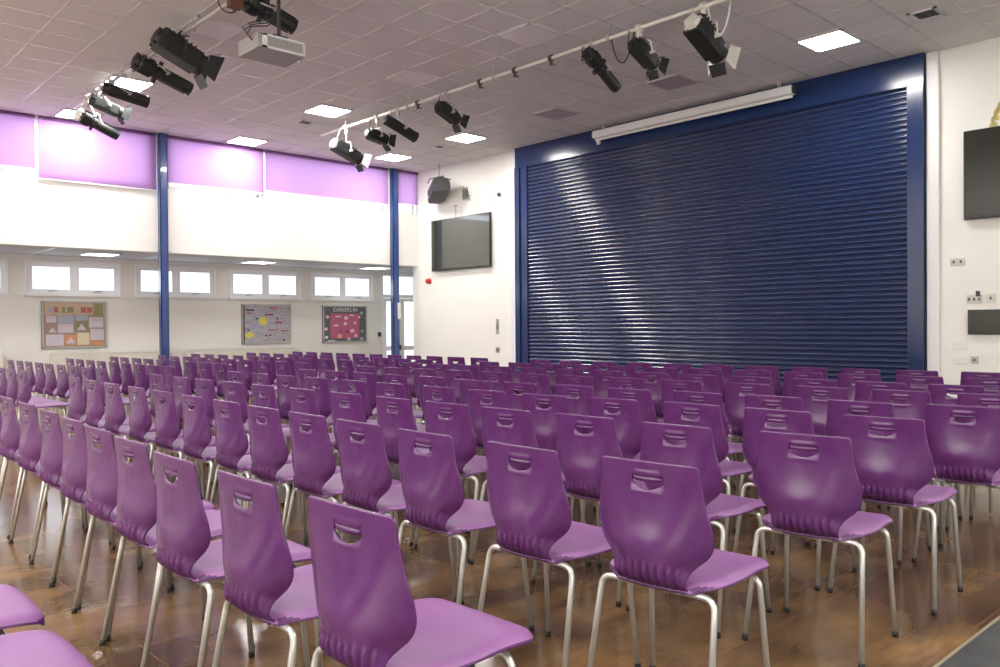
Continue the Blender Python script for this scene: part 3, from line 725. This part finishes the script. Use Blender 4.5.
def make_back(parent):
    # heights from top to bottom, half widths, forward offset of the centre line, wrap of the edges
    WID = [(0,.186),(.06,.190),(.12,.198),(.18,.211),(.23,.217),(.27,.211),(.30,.192),(.325,.164),(.345,.147),(.365,.138),(.39,.134),(.415,.132)]
    XC = [(0,.0),(.05,.003),(.12,.001),(.20,-.007),(.26,-.013),(.31,-.019),(.35,-.022),(.375,-.017),(.395,-.002),(.415,.030)]
    WR = [(0,.006),(.08,.012),(.16,.030),(.22,.050),(.28,.062),(.33,.055),(.36,.036),(.39,.018),(.415,.008)]
    HX, HT, HBm = .060, .050, .094
    ss = [0,.006,.02,.035,HT,.060,.070,.082,HBm,.108,.125,.145,.165,.185,.205,.225,.245,.262,.278,.292,.306,.318,.33,.342,.354,.366,.378,.389,.402,.415]
    NU = 26
    us0 = [-1+2*i/(2*NU) for i in range(2*NU+1)]
    bm = bmesh.new(); grid = []
    for s in ss:
        w = smooth_tab(WID, s); xc = smooth_tab(XC, s); wr = smooth_tab(WR, s)
        row = []
        for u in us0:
            y = u*w; z = .832-s
            # round top corners
            if s < .03:
                k = max(0, (abs(u)-.93)/.07); z -= .012*k*k*(1-s/.03)
            x = xc + wr*abs(u)**3.0 - .012*math.exp(-((s-.27)/.05)**2)*math.exp(-(u/.5)**2)
            # ribs
            if .330 < s < .412:
                env = math.sin(PI*(s-.330)/.082)**.5
                uu = abs(y)
                if uu < .122: x += -.0065*1.35*env*math.cos(y/.0145*PI)*min(1, (.122-uu)/.01)
            # keyhole handle: gentle hood over the slot
            row.append(bm.verts.new((x, y, z)))
        grid.append(row)
    hi = ss.index(HT); hb = ss.index(HBm)
    w0 = smooth_tab(WID, HT)
    cols = [j for j, u in enumerate(us0) if abs(u*w0) <= HX+1e-6]
    c0, c1 = cols[0], cols[-1]
    # curve the lower edge of the slot, push out the lip
    for j in range(c0, c1+1):
        q = abs(grid[hb][j].co.y)/HX
        grid[hb][j].co.z += .022*min(1,q)**2.2
        for i in range(hi+1, hb): grid[i][j].co.z = grid[hi][j].co.z + (grid[hb][j].co.z-grid[hi][j].co.z)*(i-hi)/(hb-hi)
        for i, d_ in ((hb, .006),): grid[i][j].co.x -= d_*max(0, 1-q**2)
        for i, d_ in ((hi, .008),): grid[i][j].co.x -= d_*max(0, 1-q**6)
    for i in range(len(ss)-1):
        for j in range(len(us0)-1):
            if hi <= i < hb and c0 <= j < c1: continue
            bm.faces.new((grid[i][j], grid[i][j+1], grid[i+1][j+1], grid[i+1][j]))
    lone = [v for v in bm.verts if not v.link_faces]
    bmesh.ops.delete(bm, geom=lone, context='VERTS')
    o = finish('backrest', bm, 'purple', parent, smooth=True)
    md = o.modifiers.new('s', 'SOLIDIFY'); md.thickness = .007; md.offset = 0; md.use_even_offset = True
    bake(o)
    # ledge inside the slot (curved grip)
    bm = bmesh.new(); n = 12; P = []
    A = []; 
    for k in range(n+1):
        y = -HX+2*HX*k/n; q = abs(y)/HX
        zt = .832-HT-.001
        zb = zt-.017+.005*q**3
        x0 = smooth_tab(XC, HT)
        A.append((bm.verts.new((x0-.009*(1-q**6), y, zt)), bm.verts.new((x0-.012*(1-q**6)+.004, y, zb)), bm.verts.new((x0+.008, y, zb-.002)), bm.verts.new((x0+.008, y, zt))))
    for a, b in zip(A, A[1:]):
        for k in range(4): bm.faces.new((a[k], b[k], b[(k+1)%4], a[(k+1)%4]))
    bm.faces.new(A[0]); bm.faces.new(A[-1][::-1])
    finish('handle_grip', bm, 'purple', parent, smooth=True)
    return o

def make_seat(parent):
    # (forward x, half width, centre height)
    T = [(.016,.130,.414),(.040,.138,.422),(.052,.176,.433),(.072,.205,.439),(.110,.222,.441),(.16,.226,.440),(.24,.227,.438),(.32,.227,.444),(.38,.226,.450),(.435,.224,.449),(.468,.212,.442),(.484,.196,.432),(.490,.18,.420)]
    us = [-1,-.985,-.95,-.88,-.75,-.58,-.40,-.2,0,.2,.40,.58,.75,.88,.95,.985,1]
    bm = bmesh.new(); g = []
    for i, (x, w, z) in enumerate(T):
        row = []
        for u in us:
            a = abs(u)
            dish = .016*(a**2.2) if .05 < x < .36 else .006*a**2
            drop = .024*max(0, (a-.90)/.10)**1.6 if x > .025 else 0
            yy = u*w if a < .99 else math.copysign(w*.99, u)
            bend = .03*a**2 if i == 0 else (.012*a**2 if i == 1 else 0)
            xx = x
            if x > .43: xx = x-.012*a**3
            row.append(bm.verts.new((xx+(0 if i > 1 else bend*.0), yy, z+dish*(0.4 if x > .4 else 1)-drop)))
        g.append(row)
    for i in range(len(T)-1):
        for j in range(len(us)-1): bm.faces.new((g[i][j], g[i][j+1], g[i+1][j+1], g[i+1][j]))
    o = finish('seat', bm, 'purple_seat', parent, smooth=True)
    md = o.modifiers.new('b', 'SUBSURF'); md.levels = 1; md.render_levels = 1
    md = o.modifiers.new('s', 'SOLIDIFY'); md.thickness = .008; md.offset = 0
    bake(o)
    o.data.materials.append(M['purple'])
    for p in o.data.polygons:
        if p.normal.z < .45: p.material_index = 1  # side and under faces get the darker purple, shade painted by normal
    return o

def arc(c, a, b, r, n=6):
    # quarter bend between direction points a -> c -> b
    c = Vector(c); a = (Vector(a)-c).normalized(); b = (Vector(b)-c).normalized()
    th = a.angle(b); d = r/math.tan(th/2)
    p0 = c+a*d; p1 = c+b*d; out = []
    for i in range(n+1):
        s = i/n; out.append(p0*(1-s)**2+c*2*s*(1-s)+p1*s**2)
    return out
def make_legs(parent, feet=True):
    RT = .0108
    for (xt, xf, nm) in ((.050, -.035, 'r'), (.365, .405, 'f')):
        for s in (-1, 1):
            foot = Vector((xf, s*.236, -.043)); top = Vector((xt, s*.215, .408)); inn = Vector((xt, s*.10, .408))
            bm = bmesh.new(); tube(bm, [foot]+arc(top, foot, inn, .045)+[inn], RT, 10)
            lg = finish('leg', bm, 'leg', parent, smooth=True)
            if feet:
                bm = bmesh.new(); dr = (foot-top).normalized(); tube(bm, [foot-dr*.012, foot+dr*.012], .0122, 10); finish('foot_cap', bm, 'rubber', lg, smooth=True)
        bm = bmesh.new(); tube(bm, [(xt,-.10,.408),(xt,.10,.408)], RT, 10); finish('crossbar', bm, 'leg', parent, smooth=True)

def copy_tree(o, parent=None, deep=True):
    c = o.copy(); COL.objects.link(c); c.parent = parent
    for ch in KIDS[o.name]: 
        if ch.name.startswith('foot_cap') and not deep: continue
        copy_tree(ch, c, deep)
    return c
proto = thing('stacking_chair', '', 'chair')
make_back(proto); make_seat(proto); make_legs(proto)
for ch in proto.children_recursive: ch.data.transform(Matrix.Translation((0,0,-ZF)))
KIDS = {o.name: list(o.children) for o in [proto]+list(proto.children_recursive)}

ROWS = {
'A':[(1.11,1.77,4),(1.10,2.33,1),(1.10,2.89,0),(1.14,3.44,0),(1.17,3.95,0),(1.20,4.46,0),(1.23,4.99,0),(1.26,5.60,0),(1.28,6.20,0)],
'B':[(2.18,1.65,8),(2.13,2.20,2),(2.12,2.78,0),(2.13,3.30,0),(2.14,3.80,0),(2.15,4.31,0),(2.17,4.83,0),(2.18,5.37,0),(2.20,5.93,0),(2.21,6.50,0),(2.22,7.11,0),(2.24,7.69,0),(2.25,8.24,0)],
'C':[(3.16,1.61,10),(3.07,2.17,2),(3.07,2.71,2),(3.03,3.24,3),(3.02,3.74,5),(3.01,4.26,0),(3.00,4.80,0),(2.99,5.37,0),(2.98,5.96,0),(2.97,6.48,0),(2.96,7.02,0),(2.95,7.52,0),(2.94,8.09,0)],
'D':[(4.00,1.64,7),(3.97,2.17,2),(3.96,2.69,0),(3.91,3.22,2),(3.82,3.72,9),(3.80,4.25,0),(3.79,4.79,0),(3.77,5.37,0),(3.76,5.90,0),(3.74,6.45,0),(3.72,6.98,0),(3.71,7.48,0),(3.69,7.97,0)],
'E':[(4.82,1.55,4),(4.71,2.06,0),(4.71,2.60,4),(4.65,3.11,0),(4.57,3.62,4),(4.54,4.11,1),(4.48,4.63,-1),(4.45,5.14,0),(4.50,5.77,0),(4.47,6.29,0),(4.45,6.78,0),(4.43,7.28,0),(4.40,7.78,0)],
'F':[(5.70,1.68,0),(5.66,2.20,0),(5.62,2.73,0),(5.58,3.29,0),(5.53,3.85,0),(5.49,4.37,0),(5.45,4.91,0),(5.41,5.40,0),(5.37,5.90,0),(5.33,6.39,0),(5.28,6.89,0),(5.24,7.38,0),(5.20,7.88,0)],
'G':[(6.38,2.10,0),(6.35,2.62,0),(6.33,3.13,0),(6.30,3.68,0),(6.27,4.18,0),(6.24,4.67,0),(6.21,5.17,0),(6.19,5.66,0),(6.16,6.16,0),(6.13,6.65,0),(6.10,7.15,0),(6.08,7.64,0),(6.05,8.14,0)],
'H':[(7.30,2.15,0),(7.26,2.67,0),(7.22,3.16,0),(7.18,3.66,0),(7.14,4.15,0),(7.10,4.65,0),(7.05,5.14,0),(7.01,5.64,0),(6.97,6.13,0),(6.93,6.63,0),(6.89,7.12,0),(6.85,7.62,0)],
'I':[(8.15,2.45,0),(8.10,3.00,0),(8.04,3.51,0),(7.99,4.01,0),(7.93,4.50,0),(7.88,5.00,0),(7.82,5.49,0),(7.76,5.99,0),(7.71,6.48,0),(7.65,6.98,0),(7.60,7.47,0)],
'L1':[(2.23,10.08,0),(2.23,10.58,0),(2.23,11.07,0)],
'L2':[(2.95,9.78,0),(2.94,10.29,0),(2.94,10.79,0),(2.93,11.28,0),(2.92,11.78,0),(2.92,12.27,0),(2.91,12.77,0),(2.91,13.26,0),(2.90,13.76,0)],
'L3':[(3.65,9.61,0),(3.65,10.11,0),(3.65,10.60,0),(3.65,11.10,0),(3.65,11.59,0),(3.65,12.09,0),(3.65,12.58,0),(3.65,13.08,0),(3.65,13.57,0)],
'L4':[(4.38,9.85,0),(4.38,10.35,0),(4.38,10.84,0),(4.37,11.34,0),(4.37,11.83,0),(4.37,12.33,0),(4.37,12.82,0),(4.36,13.32,0),(4.36,13.81,0)],
'L5':[(5.18,9.29,0),(5.17,9.79,0),(5.16,10.28,0),(5.15,10.78,0),(5.14,11.27,0),(5.14,11.77,0),(5.13,12.26,0),(5.12,12.76,0),(5.11,13.25,0),(5.10,13.75,0)],
'L6':[(6.05,9.14,0),(6.02,9.63,0),(6.00,10.13,0),(5.97,10.62,0),(5.95,11.12,0),(5.92,11.61,0),(5.90,12.11,0),(5.88,12.60,0),(5.85,13.10,0),(5.83,13.59,0),(5.80,14.09,0)],
'L7':[(6.80,8.88,0),(6.79,9.37,0),(6.78,9.87,0),(6.77,10.36,0),(6.76,10.86,0),(6.75,11.35,0),(6.74,11.85,0),(6.73,12.34,0),(6.72,12.84,0),(6.71,13.33,0),(6.70,13.83,0)],
'L8':[(7.60,8.66,0),(7.59,9.16,0),(7.58,9.65,0),(7.57,10.15,0),(7.56,10.64,0),(7.55,11.14,0),(7.54,11.63,0),(7.53,12.13,0),(7.52,12.62,0),(7.51,13.12,0),(7.50,13.61,0)],
}
ORD = ['first','second','third','fourth','fifth','sixth','seventh','eighth','ninth','tenth','eleventh','twelfth','thirteenth','fourteenth']
ROWNAME = {'A':'nearest full row','B':'second row of the main block','C':'third row of the main block','D':'fourth row of the main block','E':'fifth row of the main block',
 'F':'sixth row of the main block','G':'seventh row of the main block','H':'second-last row before the shutter','I':'last row before the shutter',
 'L1':'nearest row of the left block','L2':'second row of the left block','L3':'third row of the left block','L4':'fourth row of the left block',
 'L5':'fifth row of the left block','L6':'sixth row of the left block','L7':'seventh row of the left block','L8':'last row of the left block'}
first = True
def put(x, y, rz, label, group, deep=True):
    global first
    if first: o = proto; first = False
    else: o = copy_tree(proto, None, deep)
    o.location = (x, y, ZF); o.rotation_euler = (0, 0, math.radians(rz*.6)); o['label'] = label; o['category'] = 'chair'; o['group'] = group
    return o
for k, L in ROWS.items():
    for i, (x, y, rz) in enumerate(L):
        near = k in 'ABCD'
        j = 0 if near and i < 5 else random.uniform(-1.5, 1.5)
        if i == 0 and k == 'A': lb = 'purple chair with chrome legs, right-hand end of the nearest full row'
        else: lb = 'purple plastic chair, %s from the right in the %s' % (ORD[i], ROWNAME[k])
        put(x, y, rz+j, lb, 'purple chairs in the left block' if k[0] == 'L' and len(k) > 1 else 'purple chairs in the main block', deep=(k in 'ABCDEF'))
put(1.285, 6.70, 0, 'purple plastic chair cut by the left edge in the nearest full row', 'purple chairs in the main block')
put(.17, 2.88, 0, 'purple chair seat cut by the left edge, further of the two bottom-left seats', 'purple chairs behind the nearest row')
put(.155, 2.33, 0, 'purple chair seat filling the bottom left corner of the picture', 'purple chairs behind the nearest row')

# ------------------------------------------------------------------ light
wd = bpy.data.worlds.new('daylight'); sc.world = wd; wd.use_nodes = True
bg = wd.node_tree.nodes['Background']; bg.inputs[0].default_value = (.93,.96,1,1); bg.inputs[1].default_value = 1.2
def area(name, loc, sx, sy, rot, power, col):
    l = bpy.data.lights.new(name, 'AREA'); l.shape = 'RECTANGLE'; l.size = sx; l.size_y = sy; l.energy = power; l.color = col
    o = bpy.data.objects.new(name, l); COL.objects.link(o); o.location = loc; o.rotation_euler = rot
# added fills out of view; only the low and high ones are window daylight
area('window_light_back', (X0+.1, 5, 2.2), 12, 3.2, (0, -PI/2, 0), 130, (1,.97,.95))  # added fill lamp behind the camera, no window stands here
area('window_light_right', (0, Y0+.1, 2.2), 10, 3.0, (PI/2, 0, 0), 160, (1,.97,.95))  # added fill lamp on the unseen right side, no window stands here
area('hall_uplighter', (-3.0, 6.0, 1.8), 8, 12, (math.radians(10), math.radians(140), 0), 850, (1,.97,.96))  # unseen lamp added to brighten the ceiling
area('daylight_low', (4, YR+.6, 2.3), 16, .7, (-PI/2, 0, 0), 120, (.93,.96,1))
area('daylight_high', (4, YU+.6, 4.35), 16, .9, (-PI/2, 0, 0), 170, (.95,.97,1))
sc.view_settings.view_transform = 'Standard'
sc.view_settings.exposure = 0.40
sc.cycles.max_bounces = 8; sc.cycles.diffuse_bounces = 4; sc.cycles.use_denoising = True
sc.cycles.sample_clamp_indirect = 6
